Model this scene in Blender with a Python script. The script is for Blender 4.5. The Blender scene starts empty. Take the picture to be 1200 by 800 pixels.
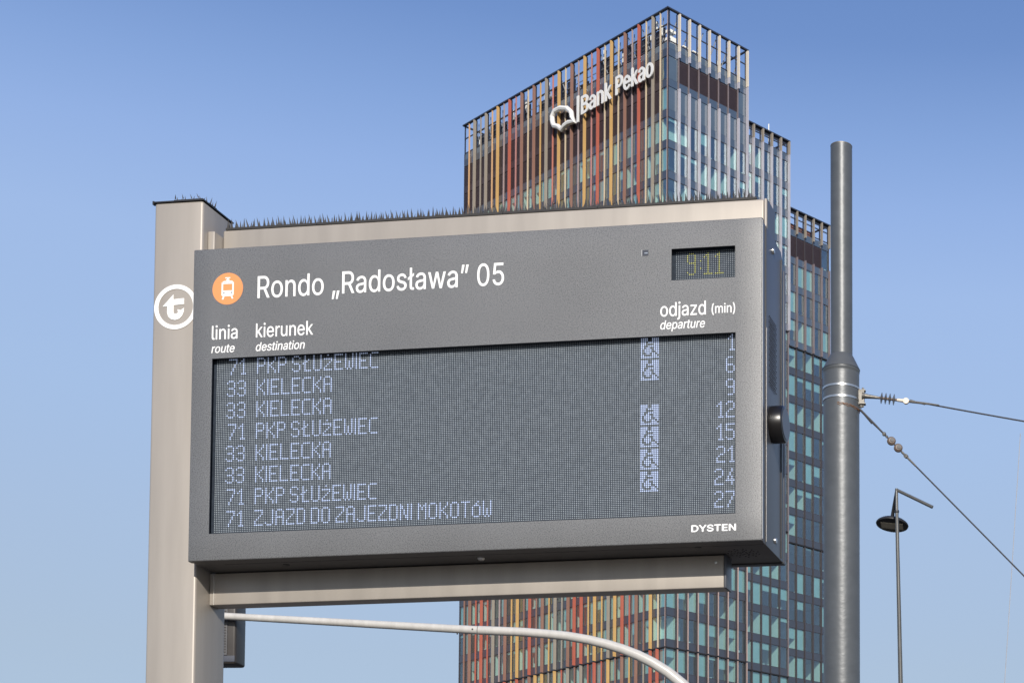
import bpy, bmesh, math, random, os
from mathutils import Vector, Matrix
random.seed(11)
PI = math.pi
scene = bpy.context.scene
COL = scene.collection

# ------------------------------------------------------------------ camera
cam_d = bpy.data.cameras.new('camera')
cam_d.sensor_width = 36.0
cam_d.lens = 2068.0 / 1200.0 * 36.0
cam_d.shift_x = -0.5
cam_d.shift_y = (1064.0 - 400.0) / 1200.0
cam_d.clip_start = 0.05
cam_d.clip_end = 20000
cam_d.dof.use_dof = True
cam_d.dof.focus_distance = 5.95
cam_d.dof.aperture_fstop = 38
cam = bpy.data.objects.new('camera', cam_d)
COL.objects.link(cam)
_p, _r = math.radians(3.30), math.radians(-0.43)
_fwd = Vector((0, math.cos(_p), math.sin(_p)))
_up = Vector((0, -math.sin(_p), math.cos(_p)))
_rt = Vector((1, 0, 0))
_X = math.cos(_r) * _rt + math.sin(_r) * _up
_Y = -math.sin(_r) * _rt + math.cos(_r) * _up
cam.matrix_world = Matrix(((_X.x, _Y.x, -_fwd.x, 0), (_X.y, _Y.y, -_fwd.y, 0), (_X.z, _Y.z, -_fwd.z, 1.6), (0, 0, 0, 1)))
scene.camera = cam

# ------------------------------------------------------------------ light
SUN_EL, SUN_AZ = 25.5, 169.3           # azimuth clockwise from +Y
el, az = math.radians(SUN_EL), math.radians(SUN_AZ)
sun_vec = Vector((math.sin(az) * math.cos(el), math.cos(az) * math.cos(el), math.sin(el)))
sd = bpy.data.lights.new('sun', 'SUN')
sd.energy = 4.9
sd.angle = math.radians(0.53)
sd.color = (1.0, 0.93, 0.84)
sun = bpy.data.objects.new('sun', sd)
COL.objects.link(sun)
sun.location = (3, -10, 20)
sun.rotation_euler = (-sun_vec).to_track_quat('-Z', 'Y').to_euler()

world = bpy.data.worlds.new('World')
scene.world = world
world.use_nodes = True
wn = world.node_tree
wn.nodes.clear()
w_out = wn.nodes.new('ShaderNodeOutputWorld')
w_bg = wn.nodes.new('ShaderNodeBackground')
w_sky = wn.nodes.new('ShaderNodeTexSky')
w_sky.sky_type = 'NISHITA'
w_sky.sun_disc = False
w_sky.sun_elevation = el
w_sky.sun_rotation = az
w_sky.altitude = 100
w_sky.air_density = 1.0
w_sky.dust_density = 1.5
w_sky.ozone_density = 4.0
w_bg.inputs['Strength'].default_value = 0.15
# spring haze: the clear-sky model blended with a smooth elevation gradient, alike in every direction
w_tc = wn.nodes.new('ShaderNodeTexCoord'); w_sep = wn.nodes.new('ShaderNodeSeparateXYZ'); w_rmp = wn.nodes.new('ShaderNodeValToRGB')
w_sc = wn.nodes.new('ShaderNodeVectorMath'); w_sc.operation = 'SCALE'; w_sc.inputs['Scale'].default_value = 1 / 0.15
w_mix = wn.nodes.new('ShaderNodeMix'); w_mix.data_type = 'RGBA'; w_mix.inputs['Factor'].default_value = 0.70
SKY = [(0, (0.38, 0.446, 0.562)) , (0.19, (0.439, 0.505, 0.596)) , (0.25, (0.443, 0.538, 0.694)) , (0.31, (0.439, 0.57, 0.804)) , (0.38, (0.419, 0.565, 0.869)) , (0.42, (0.349, 0.499, 0.85)) , (0.45, (0.273, 0.419, 0.771)) , (0.49, (0.174, 0.299, 0.635)) , (0.55, (0.118, 0.228, 0.545)) , (0.68, (0.088, 0.180, 0.475)) , (1.0, (0.045, 0.110, 0.355)) , ]
w_rmp.color_ramp.interpolation = 'LINEAR'
while len(w_rmp.color_ramp.elements) < len(SKY): w_rmp.color_ramp.elements.new(0.5)
for e_, (z_, c_) in zip(w_rmp.color_ramp.elements, SKY): e_.position = z_; e_.color = (*c_, 1)
wn.links.new(w_tc.outputs['Generated'], w_sep.inputs[0]); wn.links.new(w_sep.outputs['Z'], w_rmp.inputs['Fac'])
wn.links.new(w_rmp.outputs['Color'], w_sc.inputs[0])
wn.links.new(w_sky.outputs[0], w_mix.inputs[6]); wn.links.new(w_sc.outputs[0], w_mix.inputs[7])
wn.links.new(w_mix.outputs[2], w_bg.inputs['Color'])
wn.links.new(w_bg.outputs[0], w_out.inputs['Surface'])

scene.view_settings.view_transform = 'Standard'
scene.view_settings.look = 'None'
scene.view_settings.exposure = 0.0
scene.view_settings.gamma = 1.0

# ------------------------------------------------------------------ materials
def new_mat(name):
    m = bpy.data.materials.new(name)
    m.use_nodes = True
    nt = m.node_tree
    return m, nt, nt.nodes['Principled BSDF']

def coords(nt, scale=(1, 1, 1)):
    tc = nt.nodes.new('ShaderNodeTexCoord')
    mp = nt.nodes.new('ShaderNodeMapping')
    mp.inputs['Scale'].default_value = scale
    nt.links.new(tc.outputs['Object'], mp.inputs['Vector'])
    return mp.outputs[0]

def noise(nt, vec, scale, detail=3, rough=0.5):
    n = nt.nodes.new('ShaderNodeTexNoise')
    n.inputs['Scale'].default_value = scale
    n.inputs['Detail'].default_value = detail
    n.inputs['Roughness'].default_value = rough
    nt.links.new(vec, n.inputs['Vector'])
    return n.outputs['Fac']

def ramp(nt, fac, a, b, p0=0.0, p1=1.0):
    r = nt.nodes.new('ShaderNodeValToRGB')
    r.color_ramp.elements[0].color = (*a, 1)
    r.color_ramp.elements[1].color = (*b, 1)
    r.color_ramp.elements[0].position = p0
    r.color_ramp.elements[1].position = p1
    nt.links.new(fac, r.inputs['Fac'])
    return r.outputs['Color']

def bump(nt, fac, strength, dist, bsdf):
    b = nt.nodes.new('ShaderNodeBump')
    b.inputs['Strength'].default_value = strength
    b.inputs['Distance'].default_value = dist
    nt.links.new(fac, b.inputs['Height'])
    nt.links.new(b.outputs[0], bsdf.inputs['Normal'])

def mul(c, k):
    return tuple(min(1, x * k) for x in c)

def paint(name, col, rough=0.5, metal=0.0, var=0.1, scale=3.0, stretch=(1, 1, 1), bmp=0.0, bscale=200, bdist=0.001, spec=0.5):
    col = mul(col, 0.82)
    m, nt, b = new_mat(name)
    v = coords(nt, stretch)
    n = noise(nt, v, scale, 4)
    nt.links.new(ramp(nt, n, mul(col, 1 - var), mul(col, 1 + var), 0.3, 0.7), b.inputs['Base Color'])
    b.inputs['Roughness'].default_value = rough
    b.inputs['Metallic'].default_value = metal
    b.inputs['Specular IOR Level'].default_value = spec
    if bmp:
        n2 = noise(nt, v, bscale, 2)
        bump(nt, n2, bmp, bdist, b)
    return m

# charcoal powder coat with metallic flakes (front of the display)
def flake_paint(name, col, rough, metal, amp):
    m, nt, b = new_mat(name)
    v = coords(nt)
    n1 = noise(nt, v, 270, 2, 0.7)
    n2 = noise(nt, v, 520, 1, 0.5)
    n3 = noise(nt, v, 2.5, 3)
    mx = nt.nodes.new('ShaderNodeMath'); mx.operation = 'ADD'
    nt.links.new(n1, mx.inputs[0]); nt.links.new(n2, mx.inputs[1])
    c = ramp(nt, mx.outputs[0], mul(col, 1 - amp), mul(col, 1 + amp), 0.84, 1.16)
    big = ramp(nt, n3, (0.93,) * 3, (1.07,) * 3, 0.3, 0.7)
    mm = nt.nodes.new('ShaderNodeMix'); mm.data_type = 'RGBA'; mm.blend_type = 'MULTIPLY'
    mm.inputs['Factor'].default_value = 1.0
    nt.links.new(c, mm.inputs[6]); nt.links.new(big, mm.inputs[7])
    nt.links.new(mm.outputs[2], b.inputs['Base Color'])
    b.inputs['Roughness'].default_value = rough
    b.inputs['Metallic'].default_value = metal
    bump(nt, n1, 0.2, 0.0006, b)
    return m

M = {}
M['charcoal'] = flake_paint('charcoal_flake_paint', (0.132, 0.134, 0.135), 0.50, 0.42, 0.42)
M['side_grey'] = paint('dark_grey_paint_sky_tint', (0.085, 0.09, 0.105), 0.38, 0.2, 0.05, 4, bmp=0.12, bscale=500, bdist=0.0004)  # dark grey paint, with the sky's blue reflection put into its colour
M['under_grey'] = paint('charcoal_paint_ground_bounce_tint', (0.12, 0.112, 0.105), 0.6, 0.2, 0.1, 6)  # charcoal paint, with warm bounce from the ground put into its colour
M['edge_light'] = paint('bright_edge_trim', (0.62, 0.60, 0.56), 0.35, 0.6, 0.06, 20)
M['beige'] = paint('beige_metallic_paint', (0.41, 0.372, 0.325), 0.46, 0.2, 0.07, 2.0, (9, 9, 0.8), 0.05, 60, 0.0005)
M['black'] = paint('black_plastic', (0.02, 0.02, 0.022), 0.45, 0, 0.2, 20)
M['gloss_black'] = paint('glossy_black_rubber', (0.010, 0.009, 0.009), 0.30, 0, 0.1, 20, spec=0.5)
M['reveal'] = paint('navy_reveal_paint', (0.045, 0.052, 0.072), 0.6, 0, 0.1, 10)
M['led_board'] = paint('matte_led_board', (0.026, 0.036, 0.052), 0.7, 0, 0.2, 90, spec=0.2)
M['led_off'] = paint('unlit_led_package', (0.37, 0.42, 0.46), 0.45, 0, 0.18, 60)
M['white'] = paint('white_vinyl', (1.0, 1.0, 0.98), 0.5, 0, 0.02, 20)
M['orange'] = paint('orange_vinyl', (0.86, 0.34, 0.12), 0.5, 0, 0.03, 20)
M['steel'] = paint('stainless_steel', (0.62, 0.62, 0.60), 0.3, 0.9, 0.12, 40)
M['dull_steel'] = paint('weathered_galvanised_steel', (0.20, 0.19, 0.17), 0.5, 0.6, 0.25, 60)
M['spike'] = paint('grey_plastic_spike', (0.085, 0.08, 0.075), 0.4, 0.1, 0.35, 120)
M['strip'] = paint('black_spike_base', (0.025, 0.023, 0.022), 0.6, 0, 0.2, 30)
M['hole'] = paint('dark_perforation', (0.006, 0.006, 0.007), 0.9, 0, 0, 1)
M['rust'] = paint('rusty_wire', (0.33, 0.17, 0.09), 0.8, 0.1, 0.4, 90)
M['pole'] = paint('grey_green_gloss_paint', (0.108, 0.117, 0.124), 0.42, 0.22, 0.08, 2.2, (3, 3, 5), 0.14, 5, 0.014)
M['lamp_pole'] = paint('graphite_lamp_paint', (0.11, 0.11, 0.105), 0.35, 0.3, 0.1, 3)
M['lamp_dark'] = paint('black_lamp_housing', (0.03, 0.03, 0.032), 0.4, 0.1, 0.1, 3)
M['lamp_lens'] = paint('tan_lamp_lens', (0.6, 0.52, 0.38), 0.35, 0, 0.1, 6)
M['arm_white'] = paint('white_gloss_paint', (0.56, 0.545, 0.51), 0.28, 0.0, 0.08, 5, (4, 1, 1), 0.1, 40, 0.001)
M['disc'] = paint('dark_grey_insulator', (0.11, 0.115, 0.125), 0.3, 0, 0.1, 30)
M['porcelain'] = paint('brown_porcelain', (0.16, 0.12, 0.095), 0.5, 0, 0.15, 30)
M['wire'] = paint('dark_cable', (0.075, 0.075, 0.08), 0.5, 0.4, 0.1, 30)
M['faint_wire'] = paint('grey_cable', (0.40, 0.42, 0.46), 0.6, 0.1, 0.1, 30)
M['signal'] = paint('brown_grey_signal_shell', (0.05, 0.044, 0.04), 0.4, 0.1, 0.1, 9)
M['signal_mesh'] = paint('grey_ribbed_back', (0.10, 0.10, 0.105), 0.55, 0.1, 0.1, 9)

def emis(name, col, strength):
    m, nt, b = new_mat(name)
    b.inputs['Base Color'].default_value = (*col, 1)
    b.inputs['Roughness'].default_value = 0.5
    b.inputs['Emission Color'].default_value = (*col, 1)
    b.inputs['Emission Strength'].default_value = strength
    return m
M['led_on'] = emis('lit_blue_white_led', (0.48, 0.58, 0.82), 0.50)
M['led_yellow'] = emis('lit_yellow_led', (0.62, 0.62, 0.18), 0.20)

# tower
def glass(name, tint, refl, rough=0.02):
    m, nt, b = new_mat(name)
    nt.nodes.remove(b)
    out = nt.nodes['Material Output']
    t = nt.nodes.new('ShaderNodeBsdfTransparent'); t.inputs[0].default_value = (*tint, 1)
    g = nt.nodes.new('ShaderNodeBsdfGlossy'); g.inputs['Roughness'].default_value = rough
    g.inputs['Color'].default_value = (0.85, 0.93, 1.0, 1)
    mx = nt.nodes.new('ShaderNodeMixShader'); mx.inputs[0].default_value = refl
    v = coords(nt)
    n = noise(nt, v, 0.8, 2)
    bp = nt.nodes.new('ShaderNodeBump'); bp.inputs['Strength'].default_value = 0.05; bp.inputs['Distance'].default_value = 0.02
    nt.links.new(n, bp.inputs['Height']); nt.links.new(bp.outputs[0], g.inputs['Normal'])
    nt.links.new(t.outputs[0], mx.inputs[1]); nt.links.new(g.outputs[0], mx.inputs[2])
    nt.links.new(mx.outputs[0], out.inputs['Surface'])
    return m
M['pane'] = glass('blue_green_window_glass', (0.80, 0.91, 0.92), 0.16)
M['spandrel'] = paint('slate_glass_spandrel', (0.046, 0.056, 0.080), 0.16, 0.0, 0.10, 0.5, spec=0.8)
M['frame'] = paint('dark_aubergine_window_frame', (0.05, 0.042, 0.05), 0.45, 0.2, 0.1, 2)
M['slate'] = paint('slate_blue_blank_glass', (0.085, 0.125, 0.175), 0.14, 0.0, 0.08, 0.5, spec=0.8)
M['high_spandrel'] = paint('steel_blue_glass_spandrel', (0.066, 0.098, 0.150), 0.14, 0.0, 0.08, 0.5, spec=0.8)
M['joint'] = paint('black_floor_joint', (0.012, 0.012, 0.016), 0.7, 0, 0.1, 2)
M['louvre'] = paint('dark_plum_louvre', (0.050, 0.034, 0.040), 0.55, 0.1, 0.12, 1.5)
M['cap'] = paint('navy_roof_cap', (0.035, 0.042, 0.065), 0.5, 0.2, 0.1, 1)
M['blind'] = paint('pale_mint_roller_blind', (0.44, 0.58, 0.54), 0.8, 0, 0.05, 1.2)
M['room_wall'] = paint('cream_office_wall', (0.86, 0.92, 0.78), 0.8, 0, 0.05, 0.6)
M['slab'] = paint('grey_office_ceiling', (0.30, 0.32, 0.34), 0.8, 0, 0.1, 0.8)
M['core'] = paint('dim_office_core', (0.11, 0.17, 0.25), 0.8, 0, 0.2, 0.3)
M['clutter'] = paint('white_desk_items', (0.95, 0.97, 0.92), 0.7, 0, 0.1, 1)
M['plant_room'] = paint('red_brown_plant_room', (0.28, 0.12, 0.09), 0.8, 0, 0.15, 0.8)
M['plant_grey'] = paint('grey_roof_plant', (0.25, 0.28, 0.32), 0.6, 0.2, 0.2, 0.6)
M['roof'] = paint('grey_roof_membrane', (0.22, 0.22, 0.22), 0.9, 0, 0.1, 0.3)
FINC = {'yellow': (0.62, 0.39, 0.15), 'red': (0.48, 0.13, 0.085), 'pink': (0.50, 0.24, 0.22), 'brown': (0.30, 0.165, 0.125),
        'taupe': (0.34, 0.30, 0.25), 'cream': (0.66, 0.54, 0.38), 'rose': (0.42, 0.32, 0.31), 'salmon': (0.58, 0.22, 0.16),
        'peach': (0.68, 0.42, 0.22)}
for k, c in FINC.items():
    M['fin_' + k] = paint(k + '_fin_coating', c, 0.55, 0.05, 0.06, 0.4, (1, 1, 0.3))
M['fin_ivory'] = paint('ivory_fin_coating', (0.80, 0.71, 0.58), 0.5, 0.05, 0.06, 0.4)
M['fin_lilac'] = paint('lilac_grey_fin_coating', (0.52, 0.51, 0.57), 0.45, 0.15, 0.06, 0.4)
M['fin_mauve'] = paint('mauve_grey_fin_coating', (0.23, 0.19, 0.20), 0.5, 0.1, 0.08, 0.4)
M['fin_dark'] = paint('dark_brown_fin_coating', (0.062, 0.055, 0.062), 0.5, 0.1, 0.08, 0.4)
M['fin_lip'] = paint('rose_beige_fin_lip', (0.50, 0.37, 0.33), 0.5, 0.1, 0.06, 0.4)
M['sign_white'] = paint('white_sign_letter', (0.85, 0.85, 0.83), 0.5, 0, 0.02, 1)
M['asphalt'] = paint('asphalt', (0.055, 0.055, 0.056), 0.9, 0, 0.25, 3, bmp=0.3, bscale=60, bdist=0.01)
M['paving'] = paint('concrete_paving', (0.19, 0.175, 0.155), 0.9, 0, 0.15, 2, bmp=0.2, bscale=50, bdist=0.004)
M['kerb'] = paint('kerb_concrete', (0.38, 0.37, 0.34), 0.9, 0, 0.1, 3)
M['earth'] = paint('dry_grass_ground', (0.10, 0.095, 0.06), 1.0, 0, 0.35, 0.2)

# ------------------------------------------------------------------ mesh helpers
class MB:
    def __init__(s):
        s.v = []; s.f = []; s.mi = []; s.cur = 0
    def face(s, idx):
        s.f.append(idx); s.mi.append(s.cur)
    def box(s, x0, x1, y0, y1, z0, z1):
        b = len(s.v)
        s.v += [(x0, y0, z0), (x1, y0, z0), (x1, y1, z0), (x0, y1, z0), (x0, y0, z1), (x1, y0, z1), (x1, y1, z1), (x0, y1, z1)]
        for q in ((0, 3, 2, 1), (4, 5, 6, 7), (0, 1, 5, 4), (1, 2, 6, 5), (2, 3, 7, 6), (3, 0, 4, 7)):
            s.face([b + i for i in q])
    def prism(s, pts, p0, ux, uy, ext):
        """polygon pts (u,v) at p0 + u*ux + v*uy, extruded by vector ext"""
        p0, ux, uy, ext = Vector(p0), Vector(ux), Vector(uy), Vector(ext)
        b = len(s.v); n = len(pts)
        for (u, v) in pts:
            s.v.append(tuple(p0 + u * ux + v * uy))
        for (u, v) in pts:
            s.v.append(tuple(p0 + u * ux + v * uy + ext))
        s.face(list(range(b, b + n))); s.face(list(range(b + 2 * n - 1, b + n - 1, -1)))
        for i in range(n):
            j = (i + 1) % n
            s.face([b + i, b + n + i, b + n + j, b + j])
    def tube(s, path, rad, seg=16, caps=True):
        path = [Vector(p) for p in path]
        if not isinstance(rad, (list, tuple)): rad = [rad] * len(path)
        b = len(s.v)
        prev = None
        for i, p in enumerate(path):
            if i == 0: t = path[1] - p
            elif i == len(path) - 1: t = p - path[i - 1]
            else: t = (path[i + 1] - path[i - 1])
            if t.length < 1e-9: t = prev_t
            t = t.normalized(); prev_t = t
            if prev is None:
                a = Vector((0, 0, 1)) if abs(t.z) < 0.9 else Vector((1, 0, 0))
                n1 = t.cross(a).normalized()
            else:
                n1 = (prev - t * prev.dot(t)).normalized()
            prev = n1
            n2 = t.cross(n1)
            for k in range(seg):
                a = 2 * PI * k / seg
                s.v.append(tuple(p + rad[i] * (math.cos(a) * n1 + math.sin(a) * n2)))
        for i in range(len(path) - 1):
            for k in range(seg):
                k2 = (k + 1) % seg
                s.face([b + i * seg + k, b + i * seg + k2, b + (i + 1) * seg + k2, b + (i + 1) * seg + k])
        if caps:
            s.face([b + k for k in range(seg - 1, -1, -1)])
            s.face([b + (len(path) - 1) * seg + k for k in range(seg)])
    def lathe(s, prof, c, axis=(0, 0, 1), seg=24):
        """prof: list of (r, h)"""
        c, ax = Vector(c), Vector(axis).normalized()
        a = Vector((0, 0, 1)) if abs(ax.z) < 0.9 else Vector((1, 0, 0))
        n1 = ax.cross(a).normalized(); n2 = ax.cross(n1)
        b = len(s.v)
        for (r, h) in prof:
            for k in range(seg):
                t = 2 * PI * k / seg
                s.v.append(tuple(c + ax * h + r * (math.cos(t) * n1 + math.sin(t) * n2)))
        for i in range(len(prof) - 1):
            for k in range(seg):
                k2 = (k + 1) % seg
                s.face([b + i * seg + k, b + i * seg + k2, b + (i + 1) * seg + k2, b + (i + 1) * seg + k])
        s.face([b + k for k in range(seg - 1, -1, -1)])
        s.face([b + (len(prof) - 1) * seg + k for k in range(seg)])
    def cone(s, p, d, r, seg=4):
        p, d = Vector(p), Vector(d)
        t = d.normalized(); a = Vector((0, 0, 1)) if abs(t.z) < 0.9 else Vector((1, 0, 0))
        n1 = t.cross(a).normalized(); n2 = t.cross(n1); b = len(s.v)
        for k in range(seg):
            an = 2 * PI * k / seg
            s.v.append(tuple(p + r * (math.cos(an) * n1 + math.sin(an) * n2)))
        s.v.append(tuple(p + d))
        for k in range(seg): s.face([b + k, b + (k + 1) % seg, b + seg])
    def mesh(s, name, mats, smooth=False, bevel=0.0, fix=True):
        me = bpy.data.meshes.new(name)
        me.from_pydata(s.v, [], s.f)
        if not isinstance(mats, (list, tuple)): mats = [mats]
        for m in mats: me.materials.append(m)
        if len(mats) > 1: me.polygons.foreach_set('material_index', s.mi)
        if fix or bevel:
            bm = bmesh.new(); bm.from_mesh(me)
            if fix: bmesh.ops.recalc_face_normals(bm, faces=bm.faces[:])
            if bevel:
                ed = [e for e in bm.edges if len(e.link_faces) == 2 and e.calc_face_angle(0) > 0.6]
                bmesh.ops.bevel(bm, geom=ed, offset=bevel, segments=3, profile=0.5, affect='EDGES', clamp_overlap=True)
            bm.to_mesh(me); bm.free()
        if smooth or bevel:
            me.polygons.foreach_set('use_smooth', [True] * len(me.polygons))
            me.set_sharp_from_angle(angle=math.radians(50 if bevel else 40))
        me.update()
        return me
    def build(s, name, mats, parent=None, **kw):
        return link(name, s.mesh(name, mats, **kw), parent)

def link(name, me, parent=None, loc=None):
    o = bpy.data.objects.new(name, me)
    COL.objects.link(o)
    if parent is not None: o.parent = parent
    if loc is not None: o.location = loc
    return o

def tag(o, label=None, cat=None, group=None, kind=None):
    if label: o['label'] = label
    if cat: o['category'] = cat
    if group: o['group'] = group
    if kind: o['kind'] = kind
    return o

def empty(name, loc, rz=0.0):
    o = bpy.data.objects.new(name, None)
    o.empty_display_size = 0.2
    COL.objects.link(o)
    o.location = loc
    o.rotation_euler = (0, 0, rz)
    return o

def circle(r, n=40, cx=0, cy=0, a0=0.0, a1=2 * PI, closed=True):
    m = n if closed else n + 1
    return [(cx + r * math.cos(a0 + (a1 - a0) * i / n), cy + r * math.sin(a0 + (a1 - a0) * i / n)) for i in range(m)]

# lettering -----------------------------------------------------------------
FONT = None
try:
    FONT = bpy.data.fonts.load(os.path.join(bpy.utils.resource_path('LOCAL'), 'datafiles', 'fonts', 'Inter.woff2'))
except Exception:
    FONT = None
import numpy as np
from mathutils.geometry import delaunay_2d_cdt, interpolate_bezier

def glyph_loops(body, shear=0.0):
    """closed outlines of a text as lists of (x, y), grouped as [outer, hole, hole ...]"""
    cu = bpy.data.curves.new('text', 'FONT')
    cu.body = body
    if FONT: cu.font = FONT
    cu.shear = shear
    o = bpy.data.objects.new('text', cu)
    COL.objects.link(o)
    bpy.context.view_layer.update()
    dg = bpy.context.evaluated_depsgraph_get()
    c2 = o.evaluated_get(dg).to_curve(dg)
    loops = []
    for sp in c2.splines:
        pts = []
        bp = sp.bezier_points
        n = len(bp)
        for i in range(n):
            a, b = bp[i], bp[(i + 1) % n]
            straight = (a.handle_right - a.co).length < 1e-6 and (b.handle_left - b.co).length < 1e-6
            if straight: pts.append((a.co.x, a.co.y))
            else: pts += [(p.x, p.y) for p in interpolate_bezier(a.co, a.handle_right, b.handle_left, b.co, 7)[:-1]]
        cl = []
        for p in pts:
            if not cl or (abs(cl[-1][0] - p[0]) + abs(cl[-1][1] - p[1])) > 1e-5: cl.append(p)
        if len(cl) > 2: loops.append(cl)
    o.to_curve_clear() if hasattr(o, 'to_curve_clear') else None
    bpy.data.objects.remove(o); bpy.data.curves.remove(cu)
    return loops

def fill_nonzero(loops):
    """triangles covering every point with non-zero winding, so overlapping strokes merge"""
    vs, es = [], []
    for l in loops:
        k = len(vs); vs += [Vector(p) for p in l]
        es += [(k + i, k + (i + 1) % len(l)) for i in range(len(l))]
    ov, oe, of, *_ = delaunay_2d_cdt(vs, es, [], 0, 1e-6)
    if not of: return [], []
    P = np.array([tuple(v) for v in ov])
    F = [f for f in of if len(f) == 3]
    Cn = P[np.array(F)].mean(axis=1)
    wnum = np.zeros(len(Cn))
    for l in loops:
        A = np.array(l); B = np.roll(A, -1, axis=0)
        for (x0, y0), (x1, y1) in zip(A, B):
            up = (y0 <= Cn[:, 1]) & (y1 > Cn[:, 1]); dn = (y1 <= Cn[:, 1]) & (y0 > Cn[:, 1])
            if not (up.any() or dn.any()): continue
            xi = x0 + (Cn[:, 1] - y0) / (y1 - y0) * (x1 - x0)
            wnum += np.where(up & (xi > Cn[:, 0]), 1, 0) - np.where(dn & (xi > Cn[:, 0]), 1, 0)
    return P, [f for f, w_ in zip(F, wnum) if w_ != 0]

def text_mesh(body, width, height, ref, thick, shear=0.0, bold=0.0, frame=None, mat=None):
    """lettering scaled to a width and a reference glyph height; frame = (origin, u, v, out)"""
    rh = max(p[1] for l in glyph_loops(ref) for p in l)
    loops = glyph_loops(body, shear)
    allp = [p for l in loops for p in l]
    x0 = min(p[0] for p in allp); x1 = max(p[0] for p in allp)
    o, u, w, n = [Vector(q_) for q_ in frame]
    shifts = [(0, 0)] if not bold else [(-bold, 0), (bold, 0), (0, bold * .8), (0, -bold * .8)]
    sx = (width - 2 * bold) / (x1 - x0); sy = height / rh
    loops = [[((p[0] - x0) * sx + bold, p[1] * sy) for p in l] for l in loops]
    # cluster the outlines that touch in x
    loops.sort(key=lambda l: min(p[0] for p in l))
    clusters = []
    for l in loops:
        a, c = min(p[0] for p in l), max(p[0] for p in l)
        if clusters and a < clusters[-1][1] - 1e-5: clusters[-1][0].append(l); clusters[-1][1] = max(c, clusters[-1][1])
        else: clusters.append([[l], c])
    b = MB()
    for cl_, _c in clusters:
        sh = [[(p[0] + dx, p[1] + dy) for p in l] for l in cl_ for (dx, dy) in shifts]
        P_, F_ = fill_nonzero(sh)
        k = len(b.v); m_ = len(P_)
        for p in P_: b.v.append(tuple(o + u * float(p[0]) + w * float(p[1]) + n * thick))
        for p in P_: b.v.append(tuple(o + u * float(p[0]) + w * float(p[1])))
        ec = {}
        for f in F_:
            b.face([k + i for i in f])
            for i in range(3):
                e = (f[i], f[(i + 1) % 3])
                if (e[1], e[0]) in ec: del ec[(e[1], e[0])]
                else: ec[e] = 1
        for (i, j) in ec: b.face([k + j, k + i, k + m_ + i, k + m_ + j])
    me = b.mesh('lettering', mat, fix=False)
    bm = bmesh.new(); bm.from_mesh(me)
    bmesh.ops.delete(bm, geom=[v for v in bm.verts if not v.link_faces], context='VERTS')
    bm.to_mesh(me); bm.free()
    return me

# ================================================================== GROUND
g = MB(); g.v = [(-6000, -6000, 0), (6000, -6000, 0), (6000, 6000, 0), (-6000, 6000, 0)]; g.face([0, 1, 2, 3])
tag(g.build('ground', M['earth'], fix=False), kind='structure')
g = MB(); g.v = [(-60, 9.0, 0.004), (60, 9.0, 0.004), (60, 60, 0.004), (-60, 60, 0.004)]; g.face([0, 1, 2, 3])
tag(g.build('road', M['asphalt'], fix=False), kind='structure')
g = MB()
g.box(-60, 60, -14, 8.85, 0.004, 0.12)
tag(g.build('pavement', M['paving']), kind='structure')
g = MB()
g.box(-60, 60, 8.853, 9.003, 0.006, 0.135)
tag(g.build('kerb', M['kerb']), kind='structure')
g = MB(); g.box(-20, 60, 12.6, 15.6, 0.008, 0.124)
tag(g.build('tram_island', M['paving']), kind='structure')
g = MB()
for i in range(-9, 10): g.box(i * 6 - 1.5, i * 6 + 1.5, 20.0, 20.12, 0.008, 0.012)
tag(g.build('road_marking', M['white']), kind='structure')

# ================================================================== SIGN FRAME (post and beams)
SO = Vector((-2.7872, 5.8223, 0.0)); SRZ = math.radians(-6.29); ZB = 3.1184
def sign_empty(name): return empty(name, SO, SRZ)

post = sign_empty('sign_frame')
tag(post, 'beige metal post with two horizontal beams carrying the departure display', 'sign post')
def Z(z): return z + ZB
b = MB(); b.box(-0.190, -0.013, 0.070, 0.252, 0.13, Z(1.270)); p = b.build('post', M['beige'], post, bevel=0.009)
b = MB(); b.box(-0.30, 0.10, -0.05, 0.37, 0.12, 0.145); b.build('base_plate', M['dull_steel'], post, bevel=0.004)
b = MB(); b.box(-0.1925, -0.0105, 0.0675, 0.2545, Z(1.2705), Z(1.2745)); b.box(-0.196, -0.1905, 0.066, 0.078, Z(1.264), Z(1.276))
b.build('post_cap', M['black'], post)
b = MB(); b.box(0.0125, 1.930, 0.150, 0.235, Z(1.055), Z(1.1985)); b.build('upper_beam', M['beige'], post, bevel=0.006)
b = MB(); b.box(1.9305, 1.9395, 0.1485, 0.240, Z(1.053), Z(1.1995)); b.build('beam_end_cap', M['beige'], post, bevel=0.003)
b = MB(); b.box(1.9397, 1.9415, 0.1535, 0.252, Z(1.055), Z(1.1975)); b.build('shaded_end_face', M['side_grey'], post)  # thin dark sheet paints shade and reflection onto the beige beam's end
b = MB(); b.box(-0.0125, 0.012, 0.100, 0.215, Z(1.03), Z(1.1745)); b.build('mounting_plate', M['beige'], post, bevel=0.003)
b = MB(); b.box(-0.0125, 1.795, 0.150, 0.214, Z(-0.113), Z(-0.004)); b.build('lower_beam', M['beige'], post, bevel=0.003)
b = MB(); b.box(1.7955, 1.8035, 0.1485, 0.2155, Z(-0.1145), Z(-0.002)); b.build('beam_end_cap', M['side_grey'], post, bevel=0.002)
b = MB(); b.box(0.004, 0.0065, 0.1475, 0.1502, Z(-0.113), Z(-0.006)); b.build('weld_seam', M['edge_light'], post)
b = MB(); b.lathe([(0.0, 0.003), (0.0045, 0.0025), (0.0045, 0)], (1.768, 0.150, Z(-0.028)), (0, -1, 0), 12); b.build('rivet', M['steel'], post, smooth=True)
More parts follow.
